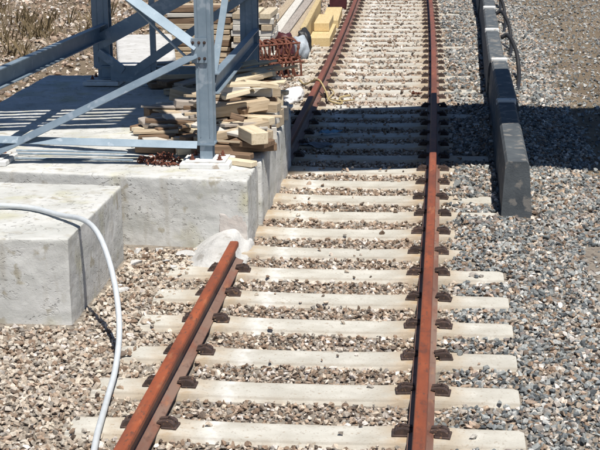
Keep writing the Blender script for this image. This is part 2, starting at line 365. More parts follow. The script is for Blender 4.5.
# ---------------------------------------------------------------- concrete foundation
def rough_solid(name, bm, m, voxel, amp, parent=None, seed=0):
    bmesh.ops.recalc_face_normals(bm, faces=bm.faces)
    me = bpy.data.meshes.new(name + '_src'); bm.to_mesh(me); bm.free()
    o = bpy.data.objects.new(name + '_src', me); C.objects.link(o)
    md = o.modifiers.new('r', 'REMESH'); md.mode = 'VOXEL'; md.voxel_size = voxel
    dg = bpy.context.evaluated_depsgraph_get(); ev = o.evaluated_get(dg); m2 = bpy.data.meshes.new_from_object(ev)
    bpy.data.objects.remove(o); bpy.data.meshes.remove(me)
    m2.name = name
    nv = len(m2.vertices); co = np.empty(nv * 3, np.float32); m2.vertices.foreach_get('co', co); co = co.reshape(-1, 3)
    nn = np.empty(nv * 3, np.float32); m2.vertices.foreach_get('normal', nn); nn = nn.reshape(-1, 3)
    d = np.array([noise.noise(Vector((x * 3, y * 3, z * 3 + seed))) * .6 + noise.noise(Vector((x * 14, y * 14, z * 14 + seed))) * .35 + noise.noise(Vector((x * 40, y * 40, z * 40 + seed))) * .2 for x, y, z in co.tolist()], np.float32)
    co += nn * (d * amp)[:, None]
    m2.vertices.foreach_set('co', co.ravel()); m2.update()
    m2.materials.clear()
    return link(name, m2, m, parent, True)
def prism(bm, poly, z0, z1):
    a = [bm.verts.new((x, y, z0)) for x, y in poly]; b = [bm.verts.new((x, y, z1)) for x, y in poly]; n = len(poly)
    bm.faces.new(a[::-1]); bm.faces.new(b)
    for i in range(n): bm.faces.new((a[i], a[(i + 1) % n], b[(i + 1) % n], b[i]))
FX = -.715
ft = tag(empty('concrete_foundation', (-2, 13, -.2)), 'large pale concrete foundation with cracked front, carrying the steel tower and timber pile', 'foundation')
def place(o, parent):   # meshes are in world coordinates: cancel the parent's transform
    o.parent = parent; o.matrix_parent_inverse = (Matrix.Translation(parent.location) @ parent.rotation_euler.to_matrix().to_4x4()).inverted(); return o
def fy(x): return 10.86 + (FX - x) * .12          # front face, slightly skewed
bm = bmesh.new(); prism(bm, [(FX, fy(FX)), (FX, 11.52), (-3.9, 11.62), (-3.9, fy(-3.9))], -.25, PT)
place(rough_solid('pedestal', bm, MT['concrete'], .015, .010), ft)
bm = bmesh.new(); prism(bm, [(FX - .14, 11.5), (FX - .14, 11.70), (FX + .005, 11.71), (FX + .005, 13.96), (-1.12, 13.97), (-1.12, 16.3), (-3.9, 16.3), (-3.9, 11.6)], -.25, PT - .012)
place(rough_solid('slab', bm, MT['concrete'], .03, .010, seed=5), ft)
# patch of pinkish mortar at the corner, a shallow relief on the front face
bm = bmesh.new(); xa, xb = FX - .235, FX - .008
prism(bm, [(xa, fy(xa) - .001), (xb, fy(xb) - .001), (xb, fy(xb) + .05), (xa, fy(xa) + .05)], -.05, .27)
place(rough_solid('mortar_patch', bm, MT['patch'], .010, .014, seed=9), ft)
# mortar haunch over the end of the rail stub
bm = bmesh.new(); nx, ny = 40, 44; vv = {}; wv = {}
def sst(a, b, t): t = min(1, max(0, (t - a) / (b - a))); return t * t * (3 - 2 * t)
for i in range(nx + 1):
    for j in range(ny + 1):
        x = -1.24 + .60 * i / nx; y = 10.12 + .84 * j / ny
        lim = 10.20 + .55 * max(0, -.92 - x)
        h = (.165 + .02 * noise.noise(Vector((x * 5, y * 5, 4)))) * sst(-1.22, -.90, x) ** .8 * sst(lim - .06, lim + .26, y) ** .7
        h += .035 * sst(10.55, 10.9, y) * sst(-1.05, -.9, x); h *= 1 - .70 * sst(-.83, -.73, x) * (1 - .35 * sst(10.6, 10.9, y)); h *= 1 - sst(-.70, -.655, x)
        h += .020 * noise.noise(Vector((x * 8, y * 8, 1)))
        vv[i, j] = bm.verts.new((x, y, -.055 + h)); wv[i, j] = bm.verts.new((x, y, -.14))
for i in range(nx):
    for j in range(ny):
        bm.faces.new((vv[i, j], vv[i + 1, j], vv[i + 1, j + 1], vv[i, j + 1])); bm.faces.new((wv[i, j], wv[i, j + 1], wv[i + 1, j + 1], wv[i + 1, j]))
for i in range(nx):
    for j in (0, ny): bm.faces.new((vv[i, j], wv[i, j], wv[i + 1, j], vv[i + 1, j]))
for j in range(ny):
    for i in (0, nx): bm.faces.new((vv[i, j], wv[i, j], wv[i, j + 1], vv[i, j + 1]))
place(rough_solid('mortar_haunch', bm, MT['mortar'], .012, .008, seed=3), ft)

bm = bmesh.new(); prism(bm, [(-1.665, 8.95), (-1.655, 10.52), (-2.9, 10.6), (-2.9, 8.9)], -.25, .575)
o = rough_solid('concrete_block', bm, MT['concrete'], .015, .009, seed=21)
tag(o, 'smaller pale concrete block in front of the cracked foundation, under the grey hose', 'concrete block')
bm = bmesh.new(); prism(bm, [(-2.70, 16.5), (-3.06, 16.48), (-3.97, 20.2), (-3.85, 20.4), (-3.2, 20.5), (-2.72, 18.3)], -.3, .5)
tag(rough_solid('concrete_slab', bm, MT['mortar'], .04, .008, seed=31), 'smooth white concrete slab seen through the braces behind the tower', 'slab')

# ---------------------------------------------------------------- steel tower
tw_ = tag(empty('steel_tower', (-2.06, 13.5, PT)), 'blue-grey galvanised steel lattice tower standing on the concrete foundation', 'tower')
def part(name, bm, m, parent=tw_, smooth=False):
    o = done(name, bm, m, None, smooth); place(o, parent); return o
PXR, PXL, PYF, PYB = -1.125, -3.02, 11.42, 15.6
TZ = 4.95
for (px, py) in ((PXR, PYF), (PXL, PYF), (PXR - .22, PYB), (PXL, PYB)):
    bm = bmesh.new(); wv = .135 if py < 13 else .19
    sweep(bm, H_prof(wv, .15, .014, .010), [(px, py, PT + .19), (px, py, TZ)], upv=Vector((0, 1, 0)))
    for s in (-1, 1):
        bx(bm, (px + s * .038, py - .078, 2.6), (.006, .006, 3.6))
    post = part('post', bm, MT['steel'])
    bm = bmesh.new(); sweep(bm, H_prof(.105, .12, .012, .010), [(px, py, PT + .062), (px, py, PT + .19)], upv=Vector((0, 1, 0)))
    bx(bm, (px, py, PT + .186), (.15, .165, .012)); bx(bm, (px, py - .012, PT + .12), (.09, .012, .10))
    part('post_foot', bm, MT['steel'])
    bm = bmesh.new(); bx(bm, (px, py, PT + .022), (.42, .36, .048), bev=.008); part('grout_pad', bm, MT['plate'])
    bm = bmesh.new(); bx(bm, (px, py, PT + .0545), (.34, .28, .014), bev=.002); bp_ = part('base_plate', bm, MT['plate'])
    for ax_ in (-1, 1):
        for ay_ in (-1, 1):
            b = link('anchor_bolt', BA_, None, bp_); b.scale = (.9, .9, .9)
            b.location = (px + ax_ * .115, py + ay_ * .085, PT + .062)
def brace(name, A, B, prof, upv=Vector((0, 0, 1))):
    bm = bmesh.new(); sweep(bm, prof, [A, B], upv=upv); return part(name, bm, MT['steel'])
def flat(w, t): return [(-w/2, -t/2), (w/2, -t/2), (w/2, t/2), (-w/2, t/2)]
yf = PYF - .085
ang = lambda w, t: [(-w/2, 0), (w/2, 0), (w/2, t), (-w/2 + t, t), (-w/2 + t, w), (-w/2, w)]
brace('horizontal_bar', (PXR - .07, yf, .735), (PXL, yf, .765), [(-.004, -.034), (.004, -.034), (.004, .028), (.07, .028), (.07, .034), (-.004, .034)], upv=Vector((0, .62, .78)))
brace('diagonal_brace', (PXR - .05, yf, 1.55), (PXL, yf, 2.92), [(-.004, -.045), (.004, -.045), (.004, .039), (.06, .039), (.06, .045), (-.004, .045)], upv=Vector((0, .62, .78)))
brace('diagonal_brace', (PXR - .05, yf - .012, 1.49), (PXL, yf - .012, .48 + .12), [(-.004, -.036), (.004, -.036), (.004, .030), (.06, .030), (.06, .036), (-.004, .036)], upv=Vector((0, .62, .78)))
brace('tie_rod', (PXR - .13, yf + .02, 1.45), (-1.75, yf + .02, 1.93), circ(.011))
brace('tie_rod', (-1.75, yf + .02, 1.93), (PXL, yf + .02, 2.85), circ(.011))
# near side face towards the track
xs_ = PXR + .03
brace('side_channel', (xs_, PYF + .08, 1.22), (PXR - .17, PYB - .08, 1.10), U_prof(.17, .07, .010))
brace('side_brace', (xs_ + .005, PYF + .09, 1.20), (PXR - .1, PYB - .1, 3.55), flat(.06, .012))
brace('side_channel', (PXL, PYF + .08, 1.22), (PXL, PYB - .08, 1.15), U_prof(.17, .07, .010))
# rear face: K bracing around a gusset
yb = PYB - .09
gx = -2.66
brace('horizontal_bar', (PXL, yb, .70), (PXR - .3, yb, .70), U_prof(.14, .06, .008))
brace('diagonal_brace', (gx, yb - .03, .70), (PXR - .25, yb - .03, 1.55), flat(.07, .09))
brace('diagonal_brace', (gx - .1, yb - .04, .72), (PXL - .02, yb - .04, .93), flat(.07, .08))
brace('diagonal_brace', (PXL + .02, yb - .05, 1.055), (PXR - .35, yb - .05, 1.86), flat(.06, .17))
brace('hanger', (-2.42, yb - .02, .72), (-2.42, yb - .02, 1.55), flat(.06, .05))
bm = bmesh.new(); bx(bm, (gx - .02, yb - .05, .69), (.46, .012, .17)); part('gusset_plate', bm, MT['steel'])
for (A, B) in (((PXR, PYF, TZ - .1), (PXL, PYF, TZ - .1)), ((PXR - .2, PYB, TZ - .1), (PXL, PYB, TZ - .1)), ((PXR, PYF, TZ - .1), (PXR - .2, PYB, TZ - .1)), ((PXL, PYF, TZ - .1), (PXL, PYB, TZ - .1))):
    brace('ring_beam', A, B, U_prof(.16, .07, .01))
bm = bmesh.new(); bx(bm, (PXR - .03, yf - .006, 1.52), (.13, .010, .20)); gp = part('gusset_plate', bm, MT['steel'])
for bxo in (-.05, .0, .045):
    for bzo in (-.065, .065):
        b = link('bolt', BC_, None, gp); b.location = (PXR - .03 + bxo, yf - .0115, 1.52 + bzo); b.rotation_euler.x = R(90); b.scale = (.65, .65, .5)

# ---------------------------------------------------------------- unseen deck added to cast the shadow band, on the tower and far posts
dk = tag(empty('shadow_deck', (0, 12.6, TZ)), 'unseen steel deck added overhead to cast the broad shadow band', 'shadow caster')
SK = .20; hsh = (TZ + .2) / math.tan(SUN_EL)
dn = lambda x: 13.86 - hsh * math.cos(SUN_AZ) + SK * (x - hsh * math.sin(SUN_AZ))
DW = 3.48
XN = -1.32          # slatted bay at the tower end, shaped to stripe the added deck's shadow
bm = bmesh.new(); prism(bm, [(-3.8, dn(-3.8) + 1.0), (XN, dn(XN) + 1.0), (XN, dn(XN)), (5.2, dn(5.2)), (5.2, dn(5.2) + DW), (-3.8, dn(-3.8) + DW)], TZ + .16, TZ + .20)
place(done('deck_plate', bm, MT['steel']), dk)
for off in (.16, .32, .50, .66, .84):
    bm = bmesh.new(); prism(bm, [(-3.8, dn(-3.8) + off), (XN - .005, dn(XN) + off), (XN - .005, dn(XN) + off + .085), (-3.8, dn(-3.8) + off + .085)], TZ + .16, TZ + .20)
    place(done('shadow_slat', bm, MT['steel']), dk)
for off in (.06, DW / 2, DW - .1):
    bm = bmesh.new(); prism(bm, [(-3.8, dn(-3.8) + off - .06), (5.2, dn(5.2) + off - .06), (5.2, dn(5.2) + off + .06), (-3.8, dn(-3.8) + off + .06)], TZ + .002, TZ + .157)
    place(done('deck_beam', bm, MT['steel']), dk)
for off in (.1, DW - .1):
    bm = bmesh.new(); sweep(bm, H_prof(.16, .16, .014, .01), [(5.0, dn(5.0) + off, -.3), (5.0, dn(5.0) + off, TZ + .002)], upv=Vector((0, 1, 0)))
    place(done('post', bm, MT['steel']), dk)

# ---------------------------------------------------------------- timber pile on the foundation
WGROUP = 'timbers in the pile behind the steel post'
WL = {'wood_pale': 'short pale sawn timber in the pile on the foundation', 'wood_tan': 'tan weathered timber in the pile on the foundation',
      'wood_grey': 'grey weathered board in the pile on the foundation', 'wood_brown': 'dark brown board in the pile on the foundation',
      'wood_white': 'bleached board in the pile on the foundation'}
def plank(c, l, w_, h, yaw, m='wood_tan', pitch=0, roll=0, label=None, group=WGROUP, name='timber_plank', cat='plank'):
    bm = bmesh.new(); bx(bm, (0, 0, 0), (l, w_, h), bev=min(.006, h * .12))
    for v in bm.verts:
        v.co += Vector((0, noise.noise(Vector((v.co.x * 3, c[0] * 9, c[1]))) * .006, noise.noise(Vector((v.co.x * 3, c[1] * 9, 7))) * .004))
    o = done(name, bm, MT[m]); o.location = c; o.rotation_euler = (roll, pitch, yaw)
    return tag(o, label or WL[m], cat, group)
D = R
hero = [
 # centre, length, width, height, yaw, material, pitch
 ((-.92, 11.45, .575), .46, .085, .045, D(-30), 'wood_pale', 0, 'pale timber offcut lying lowest, next to the steel base plate'),
 ((-1.02, 11.66, .585), .50, .10, .05, D(-14), 'wood_brown', 0, 'dark brown offcut between the base plate and the squared pale block'),
 ((-1.00, 11.98, .590), .75, .22, .070, D(18), 'wood_brown', 0, None),
 ((-.82, 11.92, .640), .34, .22, .050, D(-22), 'wood_brown', 0, None),
 ((-.79, 11.80, .730), .36, .150, .105, D(-63), 'wood_pale', 0, 'squared pale timber block jutting over the foundation edge with its end in view'),
 ((-1.02, 12.10, .690), .74, .085, .075, D(40), 'wood_tan', D(-5), 'slender tan batten leaning across the timber pile'),
 ((-1.04, 12.50, .840), .60, .16, .10, D(27), 'wood_tan', D(-4), 'thick tan beam on top of the pile beside the steel post'),
 ((-1.03, 12.48, .690), .60, .22, .13, D(14), 'wood_brown', 0, None),
 ((-.80, 12.24, .640), .22, .14, .10, D(-35), 'wood_tan', 0, None),
 ((-.80, 12.40, .750), .24, .10, .07, D(-28), 'wood_pale', 0, None),
 ((-.78, 12.52, .610), .20, .12, .12, D(12), 'wood_white', 0, None),
 ((-.76, 12.62, .830), .20, .13, .08, D(-12), 'wood_tan', 0, None),
 ((-1.06, 12.86, .940), .62, .12, .080, D(-5), 'wood_white', D(2), 'bleached beam lying square across the timber pile'),
 ((-1.04, 12.84, .790), .66, .20, .18, D(6), 'wood_brown', 0, None),
 ((-.80, 12.78, .700), .20, .16, .11, D(-16), 'wood_white', 0, None),
 ((-.80, 12.90, .920), .22, .12, .09, D(20), 'wood_tan', 0, None),
 ((-1.02, 13.12, 1.020), .44, .20, .05, D(33), 'wood_pale', D(-9), 'broad pale board tilted on the back of the timber pile'),
 ((-1.02, 13.20, .88), .52, .24, .22, D(12), 'wood_brown', 0, None),
 ((-.80, 13.10, .64), .20, .20, .16, D(-10), 'wood_tan', 0, None),
 ((-.82, 13.18, .81), .24, .16, .12, D(14), 'wood_pale', 0, None),
 ((-.80, 13.52, .63), .24, .24, .14, D(5), 'wood_white', 0, None),
 ((-1.05, 13.55, .68), .50, .24, .24, D(-10), 'wood_brown', 0, None),
 ((-1.30, 13.6, .66), .7, .2, .16, D(60), 'wood_tan', 0, None),
 ((-1.24, 13.95, .80), .8, .16, .08, D(35), 'wood_white', D(-4), None),
 ((-1.42, 13.05, .64), .8, .18, .12, D(-40), 'wood_tan', 0, None),
 ((-1.42, 13.10, .76), .6, .15, .07, D(20), 'wood_grey', D(6), None),
 ((-1.36, 12.70, .66), .7, .14, .10, D(-22), 'wood_tan', D(4), None),
 # left of the post
 ((-1.58, 12.35, .585), .66, .17, .05, D(8), 'wood_brown', 0, None),
 ((-1.56, 12.66, .62), .72, .26, .06, D(-18), 'wood_grey', D(5), None),
 ((-1.72, 12.86, .69), .58, .22, .05, D(24), 'wood_grey', D(-8), None),
 ((-1.50, 13.05, .74), .50, .16, .05, D(-34), 'wood_white', D(6), None),
 ((-1.80, 13.30, .66), .50, .18, .10, D(30), 'wood_brown', 0, None),
 ((-1.60, 13.55, .74), .50, .18, .12, D(-18), 'wood_tan', D(10), None),
 ((-1.92, 12.95, .58), .42, .2, .05, D(64), 'wood_brown', 0, None),
 ((-1.66, 11.88, .58), .36, .09, .06, D(-6), 'wood_brown', 0, 'brown batten lying behind the heap of rusty wire'),
 ((-1.30, 11.84, .585), .34, .06, .06, D(26), 'wood_pale', 0, 'pale batten lying behind the steel base plate'),
 ((-1.46, 11.96, .60), .30, .07, .07, D(-42), 'wood_grey', 0, 'grey batten leaning between the brown and pale battens'),
 ((-1.26, 12.06, .665), .45, .11, .05, D(42), 'wood_brown', 0, None),
]
for c, l, w_, h, yw, m, pt, lb in hero: plank(c, l, w_, h, yw, m, pt, 0, lb)
rw = random.Random(5)
for i in range(30):
    yy = rw.uniform(12.5, 14.0); xx = rw.uniform(-2.0, -.95)
    top = .62 + .30 * max(0, 1 - abs(xx + 1.05) / .75) * (1 if yy > 12.7 else .6)
    plank((xx, yy, rw.uniform(.60, top)), rw.uniform(.2, .5), rw.uniform(.05, .15), rw.uniform(.03, .08), rw.uniform(-1.1, 1.1),
          rw.choice(['wood_tan', 'wood_pale', 'wood_white', 'wood_tan', 'wood_brown']), rw.uniform(-.25, .25), rw.uniform(-.15, .15))
for i in range(7):
    plank((rw.uniform(-1.12, -.82), 12.35 + .17 * i, 1.0 + rw.uniform(-.04, .06)), rw.uniform(.14, .34), rw.uniform(.06, .13), rw.uniform(.03, .06), rw.uniform(-.9, .9),
          rw.choice(['wood_tan', 'wood_pale', 'wood_white', 'wood_pale']), rw.uniform(-.2, .2), rw.uniform(-.15, .15))
for i in range(30):
    plank((rw.uniform(-1.30, -.90), 11.95 + .055 * i, .66 + .016 * i * .8 + rw.uniform(-.03, .07)), rw.uniform(.35, .75), rw.uniform(.05, .12), rw.uniform(.018, .034), rw.choice([rw.uniform(.15, .9), rw.uniform(-.7, -.1), rw.uniform(.3, .7)]),
          rw.choice(['wood_tan', 'wood_pale', 'wood_grey', 'wood_tan', 'wood_white']), rw.uniform(-.22, .12), rw.uniform(-.25, .25))
for i in range(16):
    plank((rw.uniform(-1.82, -1.42), 11.98 + .085 * i, .585 + .012 * i + rw.uniform(0, .03)), rw.uniform(.22, .55), rw.uniform(.07, .16), rw.uniform(.016, .03), rw.uniform(-.45, .6),
          rw.choice(['wood_grey', 'wood_brown', 'wood_grey', 'wood_tan', 'wood_white']), rw.uniform(-.08, .08), rw.uniform(-.12, .12))
for i in range(14):
    plank((rw.uniform(-.98, -.74), 12.15 + .11 * i, rw.uniform(.72, .98) - .1 * (i < 4)), rw.uniform(.08, .2), rw.uniform(.05, .11), rw.uniform(.04, .10), rw.uniform(-1.4, 1.4),
          rw.choice(['wood_tan', 'wood_pale', 'wood_white', 'wood_brown', 'wood_white']), rw.uniform(-.3, .3), rw.uniform(-.3, .3))
# boards and offcuts at the back of the tower
for i in range(22):
    plank((rw.uniform(-2.45, -1.35), rw.uniform(14.7, 16.2), .57 + .04 * (i % 5)), rw.uniform(.3, .9), rw.uniform(.06, .18), rw.uniform(.03, .07), rw.uniform(-1.3, 1.3),
          rw.choice(['wood_grey', 'wood_white', 'wood_tan', 'wood_brown', 'wood_pale']), rw.uniform(-.15, .15), rw.uniform(-.1, .1),
          'loose board in the heap at the shaded back end of the foundation', 'loose boards at the back of the tower')

# rusty tie wire heap
bm = bmesh.new(); rw = random.Random(9)
for i in range(120):
    a = rw.uniform(0, 6.28); rr = rw.random() ** .6; x = -1.53 + .20 * rr * math.cos(a); y = 11.44 + .13 * rr * math.sin(a); z = PT + .008 + (1 - rr) * rw.uniform(0, .10)
    d = rw.uniform(0, 6.28); l = rw.uniform(.03, .075)
    p = [(x, y, z), (x + l * .5 * math.cos(d), y + l * .5 * math.sin(d), z + rw.uniform(0, .03)), (x + l * math.cos(d + .5), y + l * math.sin(d + .5), max(PT + .006, z + rw.uniform(-.02, .02)))]
    sweep(bm, circ(.0055, 5), p)
tag(done('wire_heap', bm, MT['rust_red']), 'small tangled heap of rusty iron ties beside the base plate', 'scrap iron')
# thin rods lying on the foundation
for i, (ya, yb_, xa_, xb_) in enumerate(((11.72, 11.66, -2.9, -1.72), (11.52, 11.50, -2.9, -1.78), (11.84, 11.80, -2.9, -1.9))):
    bm = bmesh.new(); sweep(bm, circ(.010, 6), [(xa_, ya, PT + .012), ((xa_ + xb_) / 2, (ya + yb_) / 2 + .01, PT + .012), (xb_, yb_, PT + .012)])
    tag(done('steel_rod', bm, MT['steel']), 'thin steel rod lying on the foundation below the horizontal bar', 'rod', 'steel rods on the foundation')

# cross-stacked timbers and lumber beyond the tower
rw = random.Random(21)
OL = ['lowest', 'second', 'third', 'fourth', 'fifth', 'sixth', 'seventh', 'eighth', 'ninth', 'topmost']
for lay in range(10):
    for k in range(3):
        z = -.03 + .086 * lay
        if lay % 2 == 0: c = (-2.02 + .025 * rw.uniform(-1, 1), 20.7 + k * .32, z); yw = 0; l = .60
        else: c = (-2.22 + k * .20, 21.02, z); yw = math.pi / 2; l = .85
        plank(c, l, .16, .082, yw + rw.uniform(-.05, .05), rw.choice(['wood_white', 'wood_tan', 'wood_pale', 'wood_white']), 0, 0, 'squared timber in the %s layer of the cross-laid stack behind the rusty cages' % OL[lay], 'timbers in the cross-laid stack', 'squared_timber', 'timber')
for lay in range(11):
    for k in range(2):
        plank((-2.86 + rw.uniform(-.03, .03), 21.0 + k * .3, -.03 + .084 * lay), .98, .24, .08 if lay % 3 else .06, rw.uniform(-.04, .04), rw.choice(['wood_white', 'wood_tan', 'wood_brown', 'wood_tan']), 0, 0,
              'plank in layer %s of the wide plank stack seen between the tower posts' % (ORD[lay]), 'planks in the wide stack between the tower posts', 'stacked_plank', 'plank')
for lay in range(5):
    for k in range(4):
        plank((-2.20 + k * .17 + lay * .015, 25.0 + rw.uniform(-.35, .35), .0 + .068 * lay), 6.2 + rw.uniform(-.5, .5), .15, .055, R(90 + 1.2) + rw.uniform(-.010, .010), rw.choice(['wood_white', 'wood_grey', 'wood_white', 'wood_tan']), 0, 0,
              'long bleached board, %s layer of the lumber stack, %s from the rail' % (OL[lay], ['fourth', 'third', 'second', 'nearest'][k]), 'boards in the long lumber stack', 'long_board', 'board')
# yellow shuttering boards beside the rail
ys = 'yellow shuttering beams beside the rail'
plank((-1.27, 23.9, .05), 1.9, .34, .16, R(91.5), 'yellow', 0, 0, 'lowest and widest yellow shuttering box beside the rail', ys, 'shuttering_box', 'formwork')
plank((-1.30, 24.4, .205), 1.3, .26, .14, R(91.5), 'yellow', 0, 0, 'smaller yellow shuttering box set on the wide one', ys, 'shuttering_box', 'formwork')
plank((-1.535, 24.6, .16), 4.4, .09, .40, R(92.0), 'yellow', 0, 0, 'tall thin yellow shuttering board standing on edge beside the lumber', ys, 'shuttering_board', 'formwork')
plank((-1.32, 26.4, .06), 2.2, .30, .16, R(92.5), 'yellow', 0, 0, 'yellow shuttering box lying farthest along the rail', ys, 'shuttering_box', 'formwork')
plank((-1.40, 28.9, .12), .8, .34, .26, R(93.5), 'maroon', 0, 0, 'dark maroon box beyond the yellow shuttering', 'none', 'maroon_box', 'box')
del bpy.data.objects['maroon_box']['group']

# rusty reinforcement cages
def cage(loc, rz, label, n=13, l=.85, wd=.24, ht=.20):
    t = empty('reinforcement_cage', loc, rz); tag(t, label, 'rebar cage', 'rusty reinforcement cages')
    for a in (-1, 1):
        for b in (-1, 1):
            bm = bmesh.new(); sweep(bm, circ(.017, 6), [(-l/2, a * wd/2, ht/2 + b * ht/2 + .013), (l/2, a * wd/2, ht/2 + b * ht/2 + .013)]); done('long_bar', bm, MT['rust_red'], t)
    for i in range(n):
        x = -l/2 + .04 + (l - .08) * (i + rng.uniform(-.3, .3) * (0 < i < n - 1)) / (n - 1); a = wd/2 + .012; tl = rng.uniform(-.05, .05); tz = rng.uniform(-.03, .06); bm = bmesh.new()
        pts = [(x, -a, .002), (x + tl, a, .002), (x - tl, a, ht + .028 + tz), (x + tl * 1.5, -a, ht + .028 - tz * .5), (x, -a, .002)]
        sweep(bm, circ(.015, 5), spline(pts, 3)); done('stirrup', bm, MT['rust_red'], t)
cage((-1.62, 19.75, -.02), R(28), 'lower rusty reinforcement cage lying on the ballast by the cross-laid timbers')
cage((-1.66, 19.80, .23), R(36), 'upper rusty reinforcement cage resting on another cage')

# sacks, tarp, canisters, post at the back of the foundation
def blob(name, c, s, m, label, cat, seed=0, amp=.25, rz=0, group=None):
    bm = bmesh.new(); bmesh.ops.create_icosphere(bm, subdivisions=4, radius=1)
    for v in bm.verts:
        p = v.co.copy(); k = 1 + amp * noise.noise(p * 1.7 + Vector((seed, 0, 0))) + amp * .45 * noise.noise(p * 4.5 + Vector((0, seed, 0)))
        q = p * k; q.x = math.copysign(abs(q.x) ** .8, q.x); q.y = math.copysign(abs(q.y) ** .8, q.y); q.z = max(q.z, -.75)
        v.co = Vector((q.x * s[0], q.y * s[1], (q.z + .75) * s[2]))
    o = done(name, bm, MT[m], None, True); o.location = c; o.rotation_euler.z = rz
    return tag(o, label, cat, group)
blob('white_sack', (-1.13, 17.95, -.03), (.14, .40, .08), 'tarp', 'crumpled white sack slumped beside the rail behind the foundation', 'sack', 3)
blob('grey_sack', (-1.42, 21.6, -.03), (.14, .22, .20), 'sack', 'grey-blue sack between the rusty cages and yellow shuttering', 'sack', 8)
blob('dark_sack', (-1.62, 21.2, -.03), (.16, .2, .26), 'maroon', 'dark maroon sack standing against the lumber stack', 'sack', 12)
blob('black_sack', (-1.44, 22.3, -.03), (.12, .2, .22), 'black', 'black sack behind the grey-blue sack', 'sack', 15)
for (c, hh, lb) in (((-.93, 14.22, -.03), .68, 'shorter navy canister behind the capped pipe'), ((-.99, 14.62, -.03), .76, 'taller navy canister behind the capped pipe')):
    t = empty('canister', c, R(10)); tag(t, lb, 'canister', 'navy canisters')
    bm = bmesh.new(); bx(bm, (0, 0, hh / 2), (.17, .17, hh), bev=.03); done('body', bm, MT['navy'], t)
    bm = bmesh.new(); sweep(bm, circ(.035, 10), [(0, .03, hh), (0, .03, hh + .04)]); done('cap', bm, MT['navy'], t)
t = tag(empty('pipe_post', (-.755, 14.06, -.05)), 'galvanised pipe post with a pale flat cap at the end of the foundation', 'post')
bm = bmesh.new(); sweep(bm, circ(.032, 14), [(0, 0, 0), (0, 0, .615)]); done('pipe', bm, MT['steel'], t, True)
bm = bmesh.new(); bx(bm, (0, 0, .629), (.11, .11, .026), bev=.006); done('cap', bm, MT['plate'], t)

# rope on the rail, film in the shade
def tube_thing(name, pts, r, m, label, cat, group=None, k=8, n=8):
    bm = bmesh.new(); sweep(bm, circ(r, n), spline(pts, k)); o = done(name, bm, MT[m], None, True); return tag(o, label, cat, group)
cy = cx(17.6) - GA
tube_thing('rope', [(cy - .38, 19.4, .0), (cy - .25, 18.9, .02), (cy - .06, 18.35, .17), (cy + .02, 18.2, .178), (cy + .12, 17.95, .08), (cy + .2, 17.6, .02), (cy + .36, 17.5, .01), (cy + .3, 17.9, .01), (cy + .42, 18.1, .012)], .012, 'rope', 'frayed straw-coloured rope draped over the rail behind the foundation', 'rope')
tube_thing('rope', [(cy + .10, 18.6, .02), (cy + .2, 18.2, .03), (cy + .18, 17.8, .02), (cy + .33, 17.62, .02), (cy + .5, 17.75, .012)], .009, 'rope', 'short loose straw-coloured strand lying between the rails', 'rope')
def crumple(name, c, s, m, label, seed):
    bm = bmesh.new(); nn = 14; v = {}
    for i in range(nn + 1):
        for j in range(nn + 1):
            x, y = (i / nn - .5) * 2, (j / nn - .5) * 2
            z = .5 + .5 * noise.noise(Vector((x * 1.6, y * 1.6, seed))) + .3 * noise.noise(Vector((x * 4, y * 4, seed)))
            v[i, j] = bm.verts.new((x * s[0] * (1 + .2 * noise.noise(Vector((y * 2, seed, 0)))), y * s[1], max(0, z) * s[2]))
    for i in range(nn):
        for j in range(nn): bm.faces.new((v[i, j], v[i + 1, j], v[i + 1, j + 1], v[i, j + 1]))
    bmesh.ops.solidify(bm, geom=bm.faces[:], thickness=.004)
    o = done(name, bm, MT[m], None, True); o.location = c; o.rotation_euler.z = seed; return tag(o, label, 'litter')
crumple('plastic_film', (-.44, 15.55, -.004), (.05, .13, .07), 'bluebag', 'scrap of light blue plastic film on a shaded sleeper', 2.0)
crumple('paper_scrap', (-.58, 14.95, -.01), (.12, .2, .05), 'sack', 'pale crumpled scrap in the shade beside the pipe post', 4.3)
crumple('brick_scrap', (.45, 18.2, 0.0), (.05, .07, .06), 'rust_red', 'small reddish scrap lying on a sunlit sleeper', 1.1)

# hose in the foreground
tube_thing('hose', [(-.86, 5.6, .03), (-.925, 6.5, .035), (-1.0, 7.0, .03), (-1.065, 7.5, .03), (-1.10, 7.86, .08), (-1.15, 8.2, .20), (-1.235, 8.5, .36), (-1.34, 8.74, .52), (-1.46, 8.95, .63), (-1.62, 9.2, .645), (-1.85, 9.45, .61), (-2.2, 9.7, .602), (-2.8, 9.75, .602)], .019, 'hose', 'pale grey hose arching from the ballast up onto the smaller concrete block', 'hose', k=10, n=12)

